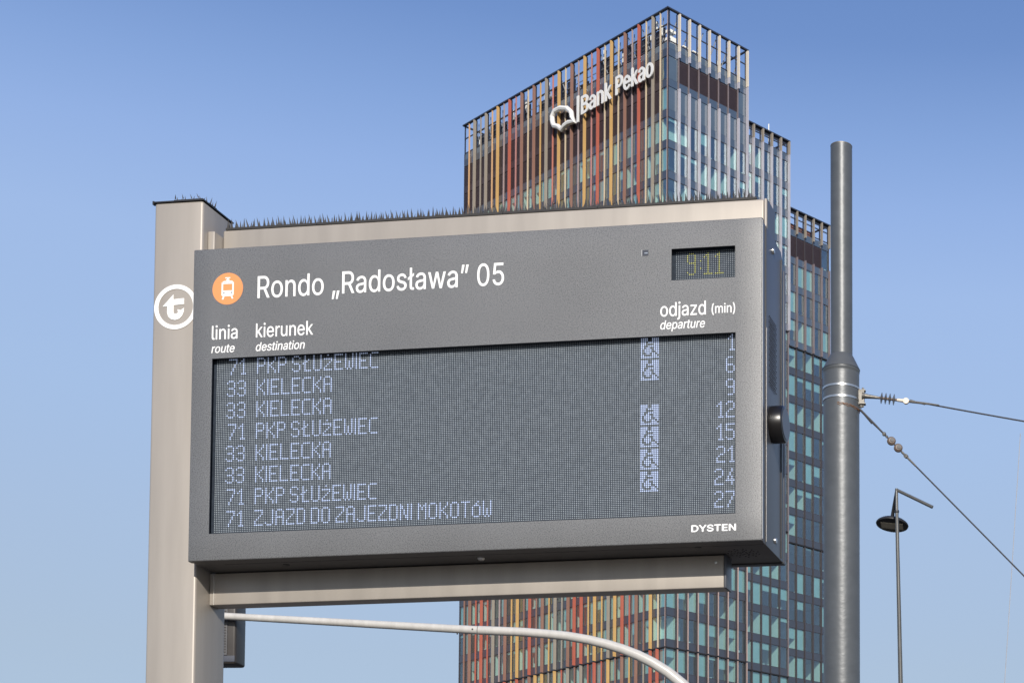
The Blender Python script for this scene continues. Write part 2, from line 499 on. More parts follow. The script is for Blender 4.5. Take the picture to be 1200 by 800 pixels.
# round emblem
em = MB()
c0, c1 = circle(0.078, 56), circle(0.063, 56)
bb = len(em.v); yf, yb = 0.0680, 0.0698
cx, cz = -0.1045, Z(0.9014)
for r in (c0, c1):
    for yy in (yf, yb):
        em.v += [(cx + u, yy, cz + v) for (u, v) in r]
n = 56
for i in range(n):
    j = (i + 1) % n
    em.face([i, j, 2 * n + j, 2 * n + i]); em.face([i, n + i, n + j, j]); em.face([2 * n + i, 2 * n + j, 3 * n + j, 3 * n + i])
tp = [(312, 232), (312, 285), (432, 278), (432, 342), (316, 348), (316, 420), (322, 438), (345, 443), (368, 430), (360, 395), (398, 405),
      (432, 380), (430, 425), (413, 465), (380, 497), (335, 508), (290, 497), (258, 468), (245, 425), (245, 358), (192, 358)]
em.prism([((x - 340) * 0.000325, (368 - y) * 0.000325) for x, y in tp], (cx, yf, cz), (1, 0, 0), (0, 0, 1), (0, 0.0018, 0))
em.build('transit_emblem', M['white'], post)

# bird spikes
def spike_strip(s0, s1, y, z, parent, along='x', h=0.032):
    b = MB()
    if along == 'x': b.box(s0, s1, y - 0.016, y + 0.016, z, z + (0.008 if h > 0.02 else 0.003))
    else: b.box(y - 0.012, y + 0.012, s0, s1, z, z + 0.003)
    st = b.build('spike_strip', M['strip'], parent)
    sp = MB()
    t = s0 + 0.006
    while t < s1 - 0.004:
        for q in range(3):
            off = (-0.011, 0.0, 0.011)[q] + random.uniform(-0.002, 0.002)
            hh = h * random.uniform(0.82, 1.08)
            lean = random.uniform(-0.006, 0.006)
            sw = (-0.008, 0, 0.008)[q]
            if along == 'x':
                sp.cone((t + random.uniform(-0.0035, 0.0035), y + off, z + 0.007), (lean, sw, hh), 0.0042 if h > 0.02 else 0.0026)
            else:
                sp.cone((y + off, t + random.uniform(-0.0035, 0.0035), z + 0.003), (sw, lean, hh), 0.0030)
        t += 0.0188 if along == 'x' and h > 0.02 else 0.027
    o = sp.build('spike', M['spike'], st, fix=False); o['kind'] = 'stuff'
x = 0.022
while x < 1.90:
    x1 = min(x + 0.333, 1.905)
    spike_strip(x, x1 - 0.0015, 0.166, Z(1.1987), post)
    x = x1
spike_strip(-0.120, -0.016, 0.086, Z(1.2747), post, h=0.016)
spike_strip(0.105, 0.150, -0.024, Z(1.2747), post, along='y', h=0.026)

# ================================================================== DEPARTURE DISPLAY
disp = sign_empty('departure_display')
tag(disp, 'large charcoal electronic tram departure board with blue-white dot-matrix rows', 'display board')
W_, H_, D_ = 1.963, 1.065, 0.32
LX0, LX1, LZ0, LZ1 = 0.0725, 1.8755, 0.0905, 0.687     # led opening
CX0, CX1, CZ0, CZ1 = 1.660, 1.8735, 0.870, 0.9755       # clock opening
TH = 0.0245          # depth of the front tray
PT = 0.004           # thickness of the front plate
# front panel with openings: grid of boxes -> clean frame with reveals
fp = MB()
xs = [0.0, LX0, CX0, CX1, LX1, W_]
zs = [0.0, LZ0, LZ1, CZ0, CZ1, H_]
def is_open(xa, xb, za, zb):
    xm, zm = (xa + xb) / 2, (za + zb) / 2
    if LX0 < xm < LX1 and LZ0 < zm < LZ1: return True
    if CX0 < xm < CX1 and CZ0 < zm < CZ1: return True
    return False
bm = bmesh.new()
vd = {}
def gv(i, j, k):
    key = (i, j, k)
    if key not in vd: vd[key] = bm.verts.new((xs[i], 0.0 if k == 0 else PT, Z(zs[j])))
    return vd[key]
op = {(i, j): is_open(xs[i], xs[i + 1], zs[j], zs[j + 1]) for i in range(5) for j in range(5)}
for (i, j), o_ in op.items():
    if o_: continue
    bm.faces.new((gv(i, j, 0), gv(i + 1, j, 0), gv(i + 1, j + 1, 0), gv(i, j + 1, 0)))
    bm.faces.new((gv(i, j, 1), gv(i, j + 1, 1), gv(i + 1, j + 1, 1), gv(i + 1, j, 1)))
    for (di, dj, a, c) in ((-1, 0, (i, j), (i, j + 1)), (1, 0, (i + 1, j + 1), (i + 1, j)), (0, -1, (i + 1, j), (i, j)), (0, 1, (i, j + 1), (i + 1, j + 1))):
        q = (i + di, j + dj)
        if op.get(q, True):
            f = bm.faces.new((gv(a[0], a[1], 0), gv(c[0], c[1], 0), gv(c[0], c[1], 1), gv(a[0], a[1], 1)))
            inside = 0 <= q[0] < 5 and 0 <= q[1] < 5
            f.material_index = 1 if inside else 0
bmesh.ops.recalc_face_normals(bm, faces=bm.faces[:])
outer = [e for e in bm.edges if (all(abs(v.co.x) < 1e-6 for v in e.verts) or all(abs(v.co.x - W_) < 1e-6 for v in e.verts)
         or all(abs(v.co.z - Z(0)) < 1e-6 for v in e.verts) or all(abs(v.co.z - Z(H_)) < 1e-6 for v in e.verts))
         and e.calc_face_angle(0) > 1 and not all(abs(v.co.y - PT) < 1e-6 for v in e.verts)]
bmesh.ops.bevel(bm, geom=outer, offset=0.0035, segments=3, profile=0.5, affect='EDGES')
me = bpy.data.meshes.new('front_panel'); bm.to_mesh(me); bm.free()
me.materials.append(M['charcoal']); me.materials.append(M['reveal'])
me.polygons.foreach_set('use_smooth', [True] * len(me.polygons)); me.set_sharp_from_angle(angle=math.radians(50))
link('front_panel', me, disp)
for d_ in ((0.0, W_, PT + 0.0002, TH, Z(0.0), Z(0.012)), (0.0, W_, PT + 0.0002, TH, Z(H_ - 0.012), Z(H_)), (0.0, 0.012, PT + 0.0002, TH, Z(0.0121), Z(H_ - 0.0121)), (W_ - 0.012, W_, PT + 0.0002, TH, Z(0.0121), Z(H_ - 0.0121))):
    b = MB(); b.box(*d_); b.build('tray_edge', M['side_grey'] if d_[1] - d_[0] < 0.1 else M['under_grey'], disp)

# bright right arris of the front panel
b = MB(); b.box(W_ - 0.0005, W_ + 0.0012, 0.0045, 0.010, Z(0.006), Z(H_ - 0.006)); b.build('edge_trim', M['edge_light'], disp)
# housing: side profile extruded along x
prof = [(TH + 0.0005, 0.0), (0.300, 0.0), (0.300, H_ - 0.045), (0.262, H_ - 0.002), (TH + 0.0005, H_ - 0.002)]
hb = MB(); hb.prism([(y, Z(z)) for y, z in prof], (0.003, 0, 0), (0, 1, 0), (0, 0, 1), (W_ - 0.006, 0, 0))
ho = hb.mesh('housing', [M['side_grey'], M['under_grey']], bevel=0.002)
for p_ in ho.polygons:
    if p_.normal.z < -0.7: p_.material_index = 1
link('housing', ho, disp)
b = MB(); b.box(0.002, W_ - 0.001, 0.3005, 0.3225, Z(-0.003), Z(H_ - 0.05)); b.build('rear_cover', M['side_grey'], disp, bevel=0.003)
b = MB(); b.box(0.0, W_, 0.2860, 0.2925, Z(-0.0035), Z(0.0)); b.build('drip_groove', M['black'], disp)
b = MB(); b.box(W_ - 0.0028, W_ + 0.0004, 0.0525, 0.0545, Z(0.004), Z(H_ - 0.006)); b.build('panel_seam', M['black'], disp)
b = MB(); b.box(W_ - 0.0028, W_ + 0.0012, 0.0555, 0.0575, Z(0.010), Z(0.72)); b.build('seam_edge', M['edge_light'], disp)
b = MB(); b.box(W_ - 0.0028, W_ + 0.0004, 0.2600, 0.2625, Z(0.006), Z(H_ - 0.03)); b.build('panel_seam', M['black'], disp)
b = MB(); b.box(0.10, W_ - 0.0, 0.0525, 0.0545, Z(-0.0006), Z(0.001)); b.build('panel_seam', M['black'], disp)
for (y, z) in ((0.150, 1.017), (0.182, 0.046)):
    b = MB(); b.lathe([(0.0105, 0), (0.0105, 0.003), (0.008, 0.006), (0.0, 0.0068)], (W_ - 0.003, y, Z(z)), (1, 0, 0), 20)
    b.build('screw', M['steel'], disp, smooth=True)
# round service knob
b = MB(); b.lathe([(0.056, 0.0), (0.061, 0.003), (0.061, 0.040), (0.058, 0.045), (0.052, 0.047), (0.0, 0.047)], (W_ - 0.003, 0.142, Z(0.424)), (1, 0, 0), 48)
kn = b.build('round_knob', M['gloss_black'], disp, smooth=True)
b = MB(); b.lathe([(0.051, 0.0), (0.051, 0.0012), (0.0, 0.0014)], (W_ + 0.0441, 0.142, Z(0.424)), (1, 0, 0), 48)
b.build('knob_face', M['side_grey'], kn, smooth=True)
# vent grille: slots in a slanting field on the side
gr = MB()
for r in range(26):
    for c in range(7):
        yy = 0.100 + c * 0.0135 + (0.0067 if r % 2 else 0)
        zz = 0.775 - r * 0.0092
        gr.prism(circle(0.0023, 6), (W_ + 0.0006, yy, Z(zz)), (0, 1, 0), (0, 0, 1), (-0.002, 0, 0))
gr.build('vent_grille', M['hole'], disp)
# round speaker grille underneath, of arc slots
gu = MB()
cx_, cy_ = 1.862, 0.150
for rr in (0.012, 0.022, 0.032, 0.042, 0.052):
    m_ = max(6, int(rr / 0.0045))
    for i in range(m_):
        a = 2 * PI * i / m_ + rr * 40
        gu.prism([(u, v) for (u, v) in circle(0.0030, 6, cx_ + rr * math.cos(a), cy_ + rr * math.sin(a))], (0, 0, Z(-0.0008)), (1, 0, 0), (0, 1, 0), (0, 0, 0.002))
gu.build('speaker_grille', M['hole'], disp)
for (s, y) in ((0.300, 0.085), (1.734, 0.062)):
    b = MB(); b.lathe([(0.012, 0), (0.010, 0.003), (0.0, 0.003)], (s, y, Z(0.001)), (0, 0, -1), 18); b.build('plug', M['gloss_black'], disp, smooth=True)
b = MB(); b.lathe([(0.013, 0), (0.013, 0.004), (0.009, 0.010), (0.0, 0.010)], (0.984, 0.087, Z(0.001)), (0, 0, -1), 8); b.build('bolt', M['steel'], disp)
# light sensor
b = MB(); b.box(1.5613, 1.5820, -0.0008, 0.003, Z(0.9575), Z(0.9765))
so = b.build('light_sensor', M['reveal'], disp)
b = MB(); b.box(1.5590, 1.5613, -0.0012, 0.003, Z(0.9565), Z(0.9775)); b.build('sensor_rim', M['edge_light'], so)
b = MB(); b.box(1.569, 1.580, -0.0014, 0.0, Z(0.964), Z(0.968)); b.build('sensor_lens', M['steel'], so)

# ---- LED matrix --------------------------------------------------------------
PX, PZ = 0.00622, 0.00617
NX, NZ = 288, 96
LS0, LZT = 0.0790, 0.6885
YD = 0.0225
F9 = {
'A': ["01110", "10001", "10001", "10001", "11111", "10001", "10001", "10001", "10001"],
'C': ["01111", "10000", "10000", "10000", "10000", "10000", "10000", "10000", "01111"],
'D': ["11110", "10001", "10001", "10001", "10001", "10001", "10001", "10001", "11110"],
'E': ["11111", "10000", "10000", "10000", "11110", "10000", "10000", "10000", "11111"],
'I': ["1"] * 9,
'J': ["00001"] * 7 + ["10001", "01110"],
'K': ["10001", "10001", "10010", "10100", "11000", "10100", "10010", "10001", "10001"],
'L': ["10000"] * 8 + ["11111"],
'l': ["01000", "01000", "01010", "01100", "11000", "01000", "01000", "01000", "01111"],
'M': ["10001", "11011", "10101", "10101", "10001", "10001", "10001", "10001", "10001"],
'N': ["10001", "11001", "11001", "10101", "10101", "10101", "10011", "10011", "10001"],
'O': ["01110"] + ["10001"] * 7 + ["01110"],
'o': ["00010", "00100", "01110", "10001", "10001", "10001", "10001", "10001", "01110"],
'P': ["11110", "10001", "10001", "10001", "11110", "10000", "10000", "10000", "10000"],
'S': ["01110", "10001", "10000", "10000", "01110", "00001", "00001", "10001", "01110"],
'T': ["11111"] + ["00100"] * 8,
'U': ["10001"] * 8 + ["01110"],
'W': ["10001"] * 4 + ["10101"] * 4 + ["01010"],
'Z': ["11111", "00001", "00001", "00010", "00100", "01000", "10000", "10000", "11111"],
'z': ["00100", "00000", "11111", "00001", "00010", "00100", "01000", "10000", "11111"],
'1': ["0010", "0110", "1010", "0010", "0010", "0010", "0010", "0010", "0111"],
'2': ["01110", "10001", "00001", "00001", "00110", "01000", "10000", "10000", "11111"],
'3': ["01110", "10001", "00001", "00001", "01110", "00001", "00001", "10001", "01110"],
'4': ["00010", "00010", "00100", "00100", "01010", "01010", "11111", "00010", "00010"],
'5': ["11111", "10000", "10000", "11110", "00001", "00001", "00001", "10001", "01110"],
'6': ["01110", "10000", "10000", "10000", "11110", "10001", "10001", "10001", "01110"],
'7': ["11111", "00001", "00001", "00010", "00010", "00100", "00100", "01000", "01000"],
'9': ["01110", "10001", "10001", "10001", "01111", "00001", "00001", "00001", "01110"],
}
WHEEL = ["1111001111", "1111001111", "1110111111", "1110000111", "1100111111", "1101100111", "1011110111", "1011110011", "1001101101", "1100001110", "1111111111"]
lit = {}
def put(glyph, col, row, key):
    for r, line in enumerate(glyph):
        for c, ch in enumerate(line):
            if ch == '1': lit.setdefault(key, set()).add((col + c, row + r))
def put_text(t, col, row, key):
    for ch in t:
        if ch == ' ': col += 2; continue
        put(F9[ch], col, row, key + (col,)); col += len(F9[ch][0]) + 1
def put_right(t, last, row, key):
    for ch in reversed(t):
        w = len(F9[ch][0]); put(F9[ch], last - w + 1, row, key + (last,)); last -= w + 1
rows = [("71", "PKP SlUzEWIEC", "1", 1), ("33", "KIELECKA", "6", 1), ("33", "KIELECKA", "9", 0), ("71", "PKP SlUzEWIEC", "12", 1),
        ("33", "KIELECKA", "15", 1), ("33", "KIELECKA", "21", 1), ("71", "PKP SlUzEWIEC", "24", 1), ("71", "ZJAZD DO ZAJEZDNI MOKOToW", "27", 0)]
for i, (ln, dst, tm, ic) in enumerate(rows):
    r0 = i * 12
    put_right(ln, 16, r0, ('line_number_digit', i))
    put_text(dst, 23, r0, ('destination_character', i))
    put_right(tm, 287, r0, ('departure_time_digit', i))
    if ic: put(WHEEL, 237, r0, ('wheelchair_symbol', i))
YB = 0.0232
b = MB(); b.box(LX0 - 0.045, LX1 + 0.045, YB, TH, Z(LZ0 - 0.03), Z(LZ1 + 0.06))
mx = b.build('dot_matrix_screen', M['led_board'], disp)
all_lit = set().union(*lit.values())
def dots(cells, half, y0, y1, ox, oz, px, pz):
    b = MB()
    for (c, r) in cells:
        x, z = ox + c * px, Z(oz - r * pz)
        k = len(b.v)
        b.v += [(x - half, y0, z - half), (x + half, y0, z - half), (x + half, y0, z + half), (x - half, y0, z + half)]
        b.face([k, k + 1, k + 2, k + 3])
    return b
off = [(c, r) for c in range(NX) for r in range(NZ) if (c, r) not in all_lit]
o = dots(off, PX * 0.245, YB - 0.0006, 0, LS0, LZT, PX, PZ).build('unlit_dots', M['led_off'], mx, fix=False); o['kind'] = 'stuff'
for key_, cells in lit.items():
    nm = key_[0]
    dots(cells, PX * 0.285, YB - 0.0008, 0, LS0, LZT, PX, PZ).build(nm, M['led_on'], mx, fix=False)
# clock
b = MB(); b.box(CX0 - 0.04, CX1 + 0.04, YB, TH, Z(CZ0 - 0.03), Z(CZ1 + 0.04))
ck = b.build('clock_screen', M['led_board'], disp)
G9 = ["01110", "10001", "10001", "10001", "10001", "01111", "00001", "00001", "00001", "00001", "10001", "01110"]
G1 = ["00100", "01100", "10100"] + ["00100"] * 8 + ["11111"]
cl = set()
def cput(gl, col, row):
    for r, l_ in enumerate(gl):
        for c, ch in enumerate(l_):
            if ch == '1': cl.add((col + c, row + r))
cput(G9, 6, 1); cl.update({(13, 5), (13, 9)}); cput(G1, 15, 1); cput(G1, 21, 1)
CPX = 0.00625
o = dots([(c, r) for c in range(32) for r in range(16) if (c, r) not in cl], CPX * 0.19, YB - 0.0006, 0, 1.6700, 0.9715, CPX, CPX).build('unlit_dots', M['led_off'], ck, fix=False)
o['kind'] = 'stuff'
dots(cl, CPX * 0.22, YB - 0.0008, 0, 1.6700, 0.9715, CPX, CPX).build('clock_digits', M['led_yellow'], ck, fix=False)

# ---- printed lettering -------------------------------------------------------
def sign_text(body, s0, s1, z, h, ref, shear=0.0, offset=0.0004, name='lettering'):
    me = text_mesh(body, s1 - s0, h, ref, 0.0006, shear, offset, ((s0, -0.0001, Z(z)), (1, 0, 0), (0, 0, 1), (0, -1, 0)), M['white'])
    me.name = name
    return link(name, me, disp)
sign_text('Rondo \u201eRados\u0142awa\u201d 05', 0.2299, 1.091, 0.8865, 0.0745, 'R')
sign_text('linia', 0.0702, 0.1617, 0.752, 0.0470, 'l')
sign_text('kierunek', 0.2269, 0.4288, 0.752, 0.0473, 'k')
sign_text('route', 0.0695, 0.1525, 0.7062, 0.0285, 'l', shear=0.2)
sign_text('destination', 0.2275, 0.4006, 0.7053, 0.0290, 'l', shear=0.2)
sign_text('odjazd', 1.6232, 1.7762, 0.7512, 0.0455, 'd')
sign_text('(min)', 1.7952, 1.8739, 0.7535, 0.0310, 'l')
sign_text('departure', 1.6232, 1.7735, 0.7085, 0.0290, 'd', shear=0.2)
sign_text('DYSTEN', 1.7297, 1.8783, 0.0352, 0.0208, 'D', offset=0.0012, name='maker_lettering')
# tram roundel
b = MB(); b.prism(circle(0.0545, 56), (0.1238, -0.0001, Z(0.9245)), (1, 0, 0), (0, 0, 1), (0, -0.0006, 0))
rd = b.build('tram_roundel', M['orange'], disp)
k_ = 0.000323
b = MB()
def q(pts): b.prism([((x - 895) * k_, (170 - y) * k_) for x, y in pts], (0.1238, -0.0008, Z(0.9245)), (1, 0, 0), (0, 0, 1), (0, -0.0004, 0))
def qr(x0, y0, x1, y1): q([(x0, y0), (x1, y0), (x1, y1), (x0, y1)])
qr(866, 50, 922, 60); qr(888, 60, 902, 72); qr(874, 72, 916, 80); qr(886, 80, 904, 88)
q([(832, 110), (842, 92), (858, 88), (934, 88), (950, 92), (958, 108), (958, 98 + 18), (832, 98 + 18)][:6] + [(958, 102), (832, 102)])
qr(828, 102, 845, 190); qr(946, 102, 962, 190); qr(845, 110, 946, 120)
q([(828, 190), (962, 190), (962, 236), (950, 250), (842, 250), (828, 238)])
q([(845, 250), (862, 250), (850, 285), (832, 282)]); q([(930, 250), (946, 250), (960, 276), (944, 282)])
b.build('tram_pictogram', M['white'], rd)
b = MB(); b.prism(circle(0.0026, 12), (0.1238 - 40 * k_, -0.0012, Z(0.9245) - 46 * k_), (1, 0, 0), (0, 0, 1), (0, -0.0004, 0))
b.prism(circle(0.0026, 12), (0.1238 + 42 * k_, -0.0012, Z(0.9245) - 44 * k_), (1, 0, 0), (0, 0, 1), (0, -0.0004, 0))
b.build('pictogram_lights', M['charcoal'], rd)

# ================================================================== TRAM WIRE POLE
PXC, PYC = -1.474, 14.28
tp_ = empty('overhead_line_pole', (PXC, PYC, 0.12))
tag(tp_, 'grey-green stepped steel pole carrying tram span wires', 'pole')
def P(z): return z - 0.12
b = MB(); b.lathe([(0.148, P(0.12))] + [(0.148, P(0.5 * i)) for i in range(1, 14)] + [(0.148, P(6.84)), (0.148, P(6.852)), (0.151, P(6.856)), (0.151, P(6.878))], (0, 0, 0), seg=48)
b.build('lower_tube', M['pole'], tp_, smooth=True)
b = MB(); b.lathe([(0.1545, P(6.8785)), (0.1525, P(6.884)), (0.108, P(6.975)), (0.0925, P(7.003))], (0, 0, 0), seg=48)
b.build('cone_collar', M['pole'], tp_, smooth=True)
b = MB(); b.lathe([(0.0895, P(6.98)), (0.0895, P(7.5)), (0.0895, P(8.1)), (0.0895, P(8.765))], (0.003, 0, 0), seg=48)
b.build('upper_tube', M['pole'], tp_, smooth=True)
b = MB(); b.lathe([(0.0905, P(8.7655)), (0.0905, P(8.775)), (0.0, P(8.778))], (0.003, 0, 0), seg=48)
b.build('top_cap', M['dull_steel'], tp_, smooth=True)
for z in (6.705, 6.610):
    b = MB(); b.lathe([(0.1484, P(z)), (0.1525, P(z + 0.001)), (0.1525, P(z + 0.017)), (0.1484, P(z + 0.018))], (0, 0, 0), seg=48)
    b.build('steel_band', M['steel'], tp_, smooth=True)
b = MB()
pts = []
for i in range(25):
    a = PI * 1.46 + PI * 0.58 * i / 24
    pts.append((0.151 * math.cos(a), 0.151 * math.sin(a), P(6.560 - 0.030 * (i / 24) + 0.004 * math.sin(i * 2.1))))
b.tube(pts, 0.0026, 6); b.tube([(p_[0], p_[1], p_[2] - 0.012 - 0.004 * math.sin(i)) for i, p_ in enumerate(pts)], 0.0022, 6)
b.build('wire_wrap', M['rust'], tp_, smooth=True)
br = MB()
br.box(0.135, 0.150, -0.030, 0.030, P(6.585), P(6.72)); br.box(0.150, 0.190, -0.024, -0.016, P(6.60), P(6.70)); br.box(0.150, 0.190, 0.016, 0.024, P(6.60), P(6.70))
br.box(0.145, 0.200, -0.026, 0.026, P(6.700), P(6.710)); br.box(0.145, 0.200, -0.026, 0.026, P(6.590), P(6.600))
br.tube([(0.178, 0, P(6.57)), (0.178, 0, P(6.73))], 0.009, 10); br.tube([(0.160, 0, P(6.565)), (0.160, 0, P(6.60))], 0.014, 8)
br.build('bracket', M['dull_steel'], tp_)

def at_wire(name, pts_label, loc): return tag(empty(name, loc), *pts_label)
# upper span wire with ribbed insulator
A = Vector((PXC + 0.180, PYC - 0.02, 6.655)); Bv = Vector((PXC + 0.180 + 5.2, PYC + 0.3, 6.655 - 0.69))
# dips fastest near the insulator, then follows the cable
w1 = at_wire('span_wire', ('upper span wire with a four-ribbed insulator leaving the pole bracket', 'overhead wire'), A)
E0, E1 = Vector((0.012, 0, 0)), Vector((0.385, 0.004, -0.048))
dv = (E1 - E0).normalized()
b = MB(); b.tube([(-0.006, 0, 0), (0.012, 0, 0), (0.03, 0, -0.003)], [0.03, 0.024, 0.014], 12); b.tube([tuple(E0), tuple(E0 + dv * 0.03), tuple(E0 + dv * 0.12)], [0.022, 0.018, 0.011], 12)
b.build('socket', M['dull_steel'], w1, smooth=True)
b = MB(); b.tube([tuple(E0 + dv * 0.10), tuple(E0 + dv * 0.34)], 0.011, 12); b.build('insulator_rod', M['porcelain'], w1, smooth=True)
for i in range(4):
    c = E0 + dv * (0.142 + i * 0.034)
    b = MB(); b.lathe([(0.012, -0.010), (0.044, -0.002), (0.045, 0.002), (0.012, 0.010)], tuple(c), tuple(dv), 24); b.build('insulator_disc', M['disc'], w1, smooth=True)
c = E0 + dv * 0.335
b = MB(); b.tube([tuple(E0 + dv * 0.27), tuple(c)], [0.012, 0.016], 12); b.lathe([(0.0, -0.014), (0.024, -0.014), (0.026, 0), (0.024, 0.014), (0.0, 0.014)], tuple(c + dv * 0.01), (0, 1, 0), 20)
b.build('end_eye', M['fin_ivory'], w1, smooth=True)
pth = [E0 + dv * 0.36, E0 + dv * 0.50, E0 + dv * 0.62]
b = MB(); b.tube([tuple(p_) for p_ in pth], [0.011, 0.010, 0.006], 8); b.tube([tuple(pth[0] + Vector((0.02, 0, 0.012))), tuple(pth[1] + Vector((0.0, 0, -0.010)))], 0.005, 6)
b.build('wire_clamp', M['dull_steel'], w1, smooth=True)
end = Vector((6.2, 0.6, -0.78))
s0 = pth[1]
pp = []
for i in range(25):
    t = i / 24
    p_ = s0.lerp(end, t); p_.z -= 0.10 * 4 * t * (1 - t) * 0.5
    pp.append(tuple(p_))
b = MB(); b.tube(pp, 0.0068, 8); b.build('cable', M['wire'], w1, smooth=True)
# lower span wire with two porcelain balls
A2 = Vector((PXC + 0.150, PYC - 0.03, 6.545))
w2 = at_wire('span_wire', ('lower span wire with two round insulators running steeply down right', 'overhead wire'), A2)
dirn = Vector((1.334, 0.07, -1.372)).normalized()
def D2(t): return tuple(dirn * t)
b = MB(); b.tube([D2(0.0), D2(0.18), D2(0.26)], [0.010, 0.010, 0.007], 8); b.tube([D2(0.02), (D2(0.16)[0] - .008, D2(0.16)[1], D2(0.16)[2] - .008)], 0.007, 6); b.build('wire_clamp', M['wire'], w2, smooth=True)
b = MB(); b.tube([D2(0.24), D2(0.56)], 0.008, 8); b.build('cable', M['wire'], w2, smooth=True)
perp = Vector((0.7, 0, 0.7))
for t, r in ((0.292, 0.018), (0.322, 0.012)):
    b = MB(); b.lathe([(0.0, -r * .7), (r * .8, -r * .6), (r, 0), (r * .8, r * .6), (0.0, r * .7)], D2(t), (0.3, 1, 0), 14); b.build('shackle', M['dull_steel'], w2, smooth=True)
for t in (0.375, 0.455):
    c = Vector(D2(t)) + perp * 0.002
    b = MB(); b.lathe([(0.0, -0.024), (0.024, -0.022), (0.036, -0.008), (0.031, 0.0), (0.036, 0.008), (0.024, 0.022), (0.0, 0.024)], tuple(c), (0.25, -1, 0.1), 20); bo = b.build('ball_insulator', M['porcelain'], w2, smooth=True)
    b = MB(); b.lathe([(0.016, -0.03), (0.016, 0.03)], tuple(c), (0.25, -1, 0.1), 12); b.build('insulator_core', M['black'], bo, smooth=True)
for t in (0.548,):
    b = MB(); b.lathe([(0.0, -.016), (0.017, -.014), (0.017, .014), (0.0, .016)], D2(t), (0.3, 1, 0), 12); b.tube([D2(0.50), D2(0.66)], [0.010, 0.008], 8); b.build('wire_clamp', M['dull_steel'], w2, smooth=True)
b = MB(); b.tube([D2(0.56), D2(0.66), D2(1.5), D2(3.0), D2(5.0), D2(8.6)], [0.009, 0.0065, 0.0065, 0.0065, 0.0065, 0.0065], 8); b.build('cable', M['wire'], w2, smooth=True)

# faint far wire on the right edge
fw = MB()
p0 = Vector((0.0, 22.0, 8.9)); p1 = Vector((-0.62, 22.0, 0.0))
fw.tube([tuple(p0 - p1), (0, 0, 0)], 0.006, 6)
fo = fw.build('hanging_wire', M['faint_wire'], smooth=True); fo.location = p1
tag(fo, 'faint thin pale wire hanging almost upright at the right edge', 'wire')

# ================================================================== STREET LAMP
sl = empty('street_lamp', (-2.835, 42.45, 0.0))
tag(sl, 'tall slim grey street lamp with angled arms and an oval head', 'street lamp')
top = Vector((-3.031 + 2.835, -0.10, 14.31))
b = MB(); b.tube([(0, 0.1, 0), (-0.118, 0.0, 9.5), (-0.190, -0.10, 13.74)], [0.085, 0.056, 0.042], 20); b.build('pole', M['lamp_pole'], sl, smooth=True)
b = MB(); b.tube([(-0.190, -0.10, 13.745), tuple(top)], [0.040, 0.036], 16); b.build('top_tube', M['lamp_pole'], sl, smooth=True)
b = MB(); b.lathe([(0.052, -0.03), (0.056, -0.02), (0.056, 0.02), (0.052, 0.03)], (-0.190, -0.10, 13.745), seg=20); b.build('collar', M['lamp_dark'], sl, smooth=True)
b = MB(); b.tube([tuple(top + Vector((0, 0, -0.03))), (0.690, -0.25, 13.80)], [0.038, 0.040], 14); b.build('arm', M['lamp_pole'], sl, smooth=True)
b = MB(); b.tube([tuple(top + Vector((0, 0.03, -0.03))), (-0.325, 0.35, 13.80), (-0.335, 0.40, 13.66)], [0.036, 0.045, 0.07], 14); b.build('arm', M['lamp_dark'], sl, smooth=True)
hc = Vector((-0.345, 0.45, 13.57))
hb_ = MB()
ax = Vector((1, 0, -0.10)).normalized(); ay = Vector((0.0, 1, -0.26)).normalized(); an = ax.cross(ay).normalized()
ringN = 36
prof = [(0.02, 0.150), (0.20, 0.135), (0.32, 0.095), (0.385, 0.045), (0.405, 0.01), (0.395, -0.015), (0.36, -0.025)]
bb0 = len(hb_.v)
for (r, h) in prof:
    for k in range(ringN):
        a = 2 * PI * k / ringN
        hb_.v.append(tuple(hc + ax * (r * math.cos(a)) + ay * (r * 0.85 * math.sin(a)) + an * h))
for i in range(len(prof) - 1):
    for k in range(ringN):
        k2 = (k + 1) % ringN
        hb_.face([i * ringN + k, i * ringN + k2, (i + 1) * ringN + k2, (i + 1) * ringN + k])
hb_.face(list(range(ringN))); hb_.face([(len(prof) - 1) * ringN + k for k in range(ringN)])
lh = hb_.build('lamp_head', M['lamp_dark'], sl, smooth=True)
b = MB(); b.prism([(-0.27, -0.13), (0.27, -0.13), (0.27, 0.13), (-0.27, 0.13)], tuple(hc - an * 0.040), tuple(ax), tuple(ay), tuple(an * 0.018)); b.build('lamp_lens', M['lamp_lens'], lh)

# ================================================================== TRAFFIC SIGNAL ARM
ta = empty('traffic_signal_mast', (-2.22, 14.9, 0.124))
tag(ta, 'white curved traffic signal mast arm reaching out behind the display', 'signal mast')
arm = [(-6.95, 14.83, 5.005), (-6.763, 14.83, 4.994), (-5.784, 14.83, 4.933), (-4.624, 14.84, 4.860)]
arm2 = [(-4.618, 14.84, 4.860), (-4.25, 14.84, 4.842), (-4.044, 14.84, 4.824), (-3.86, 14.84, 4.803), (-3.682, 14.84, 4.770), (-3.53, 14.845, 4.732), (-3.392, 14.847, 4.688), (-3.26, 14.85, 4.634),
        (-3.139, 14.853, 4.572), (-3.01, 14.86, 4.490), (-2.887, 14.864, 4.388), (-2.76, 14.87, 4.265), (-2.62, 14.88, 4.10), (-2.48, 14.885, 3.88), (-2.36, 14.89, 3.62), (-2.27, 14.895, 3.30), (-2.23, 14.9, 2.95), (-2.22, 14.9, 2.5), (-2.22, 14.9, 0.15)]
off_ = Vector((-2.22, 14.9, 0.124))
def R_(l): return [tuple(Vector(p_) - off_) for p_ in l]
b = MB(); b.tube(R_(arm), [0.030, 0.030, 0.0325, 0.0355], 20); b.build('outer_arm', M['arm_white'], ta, smooth=True)
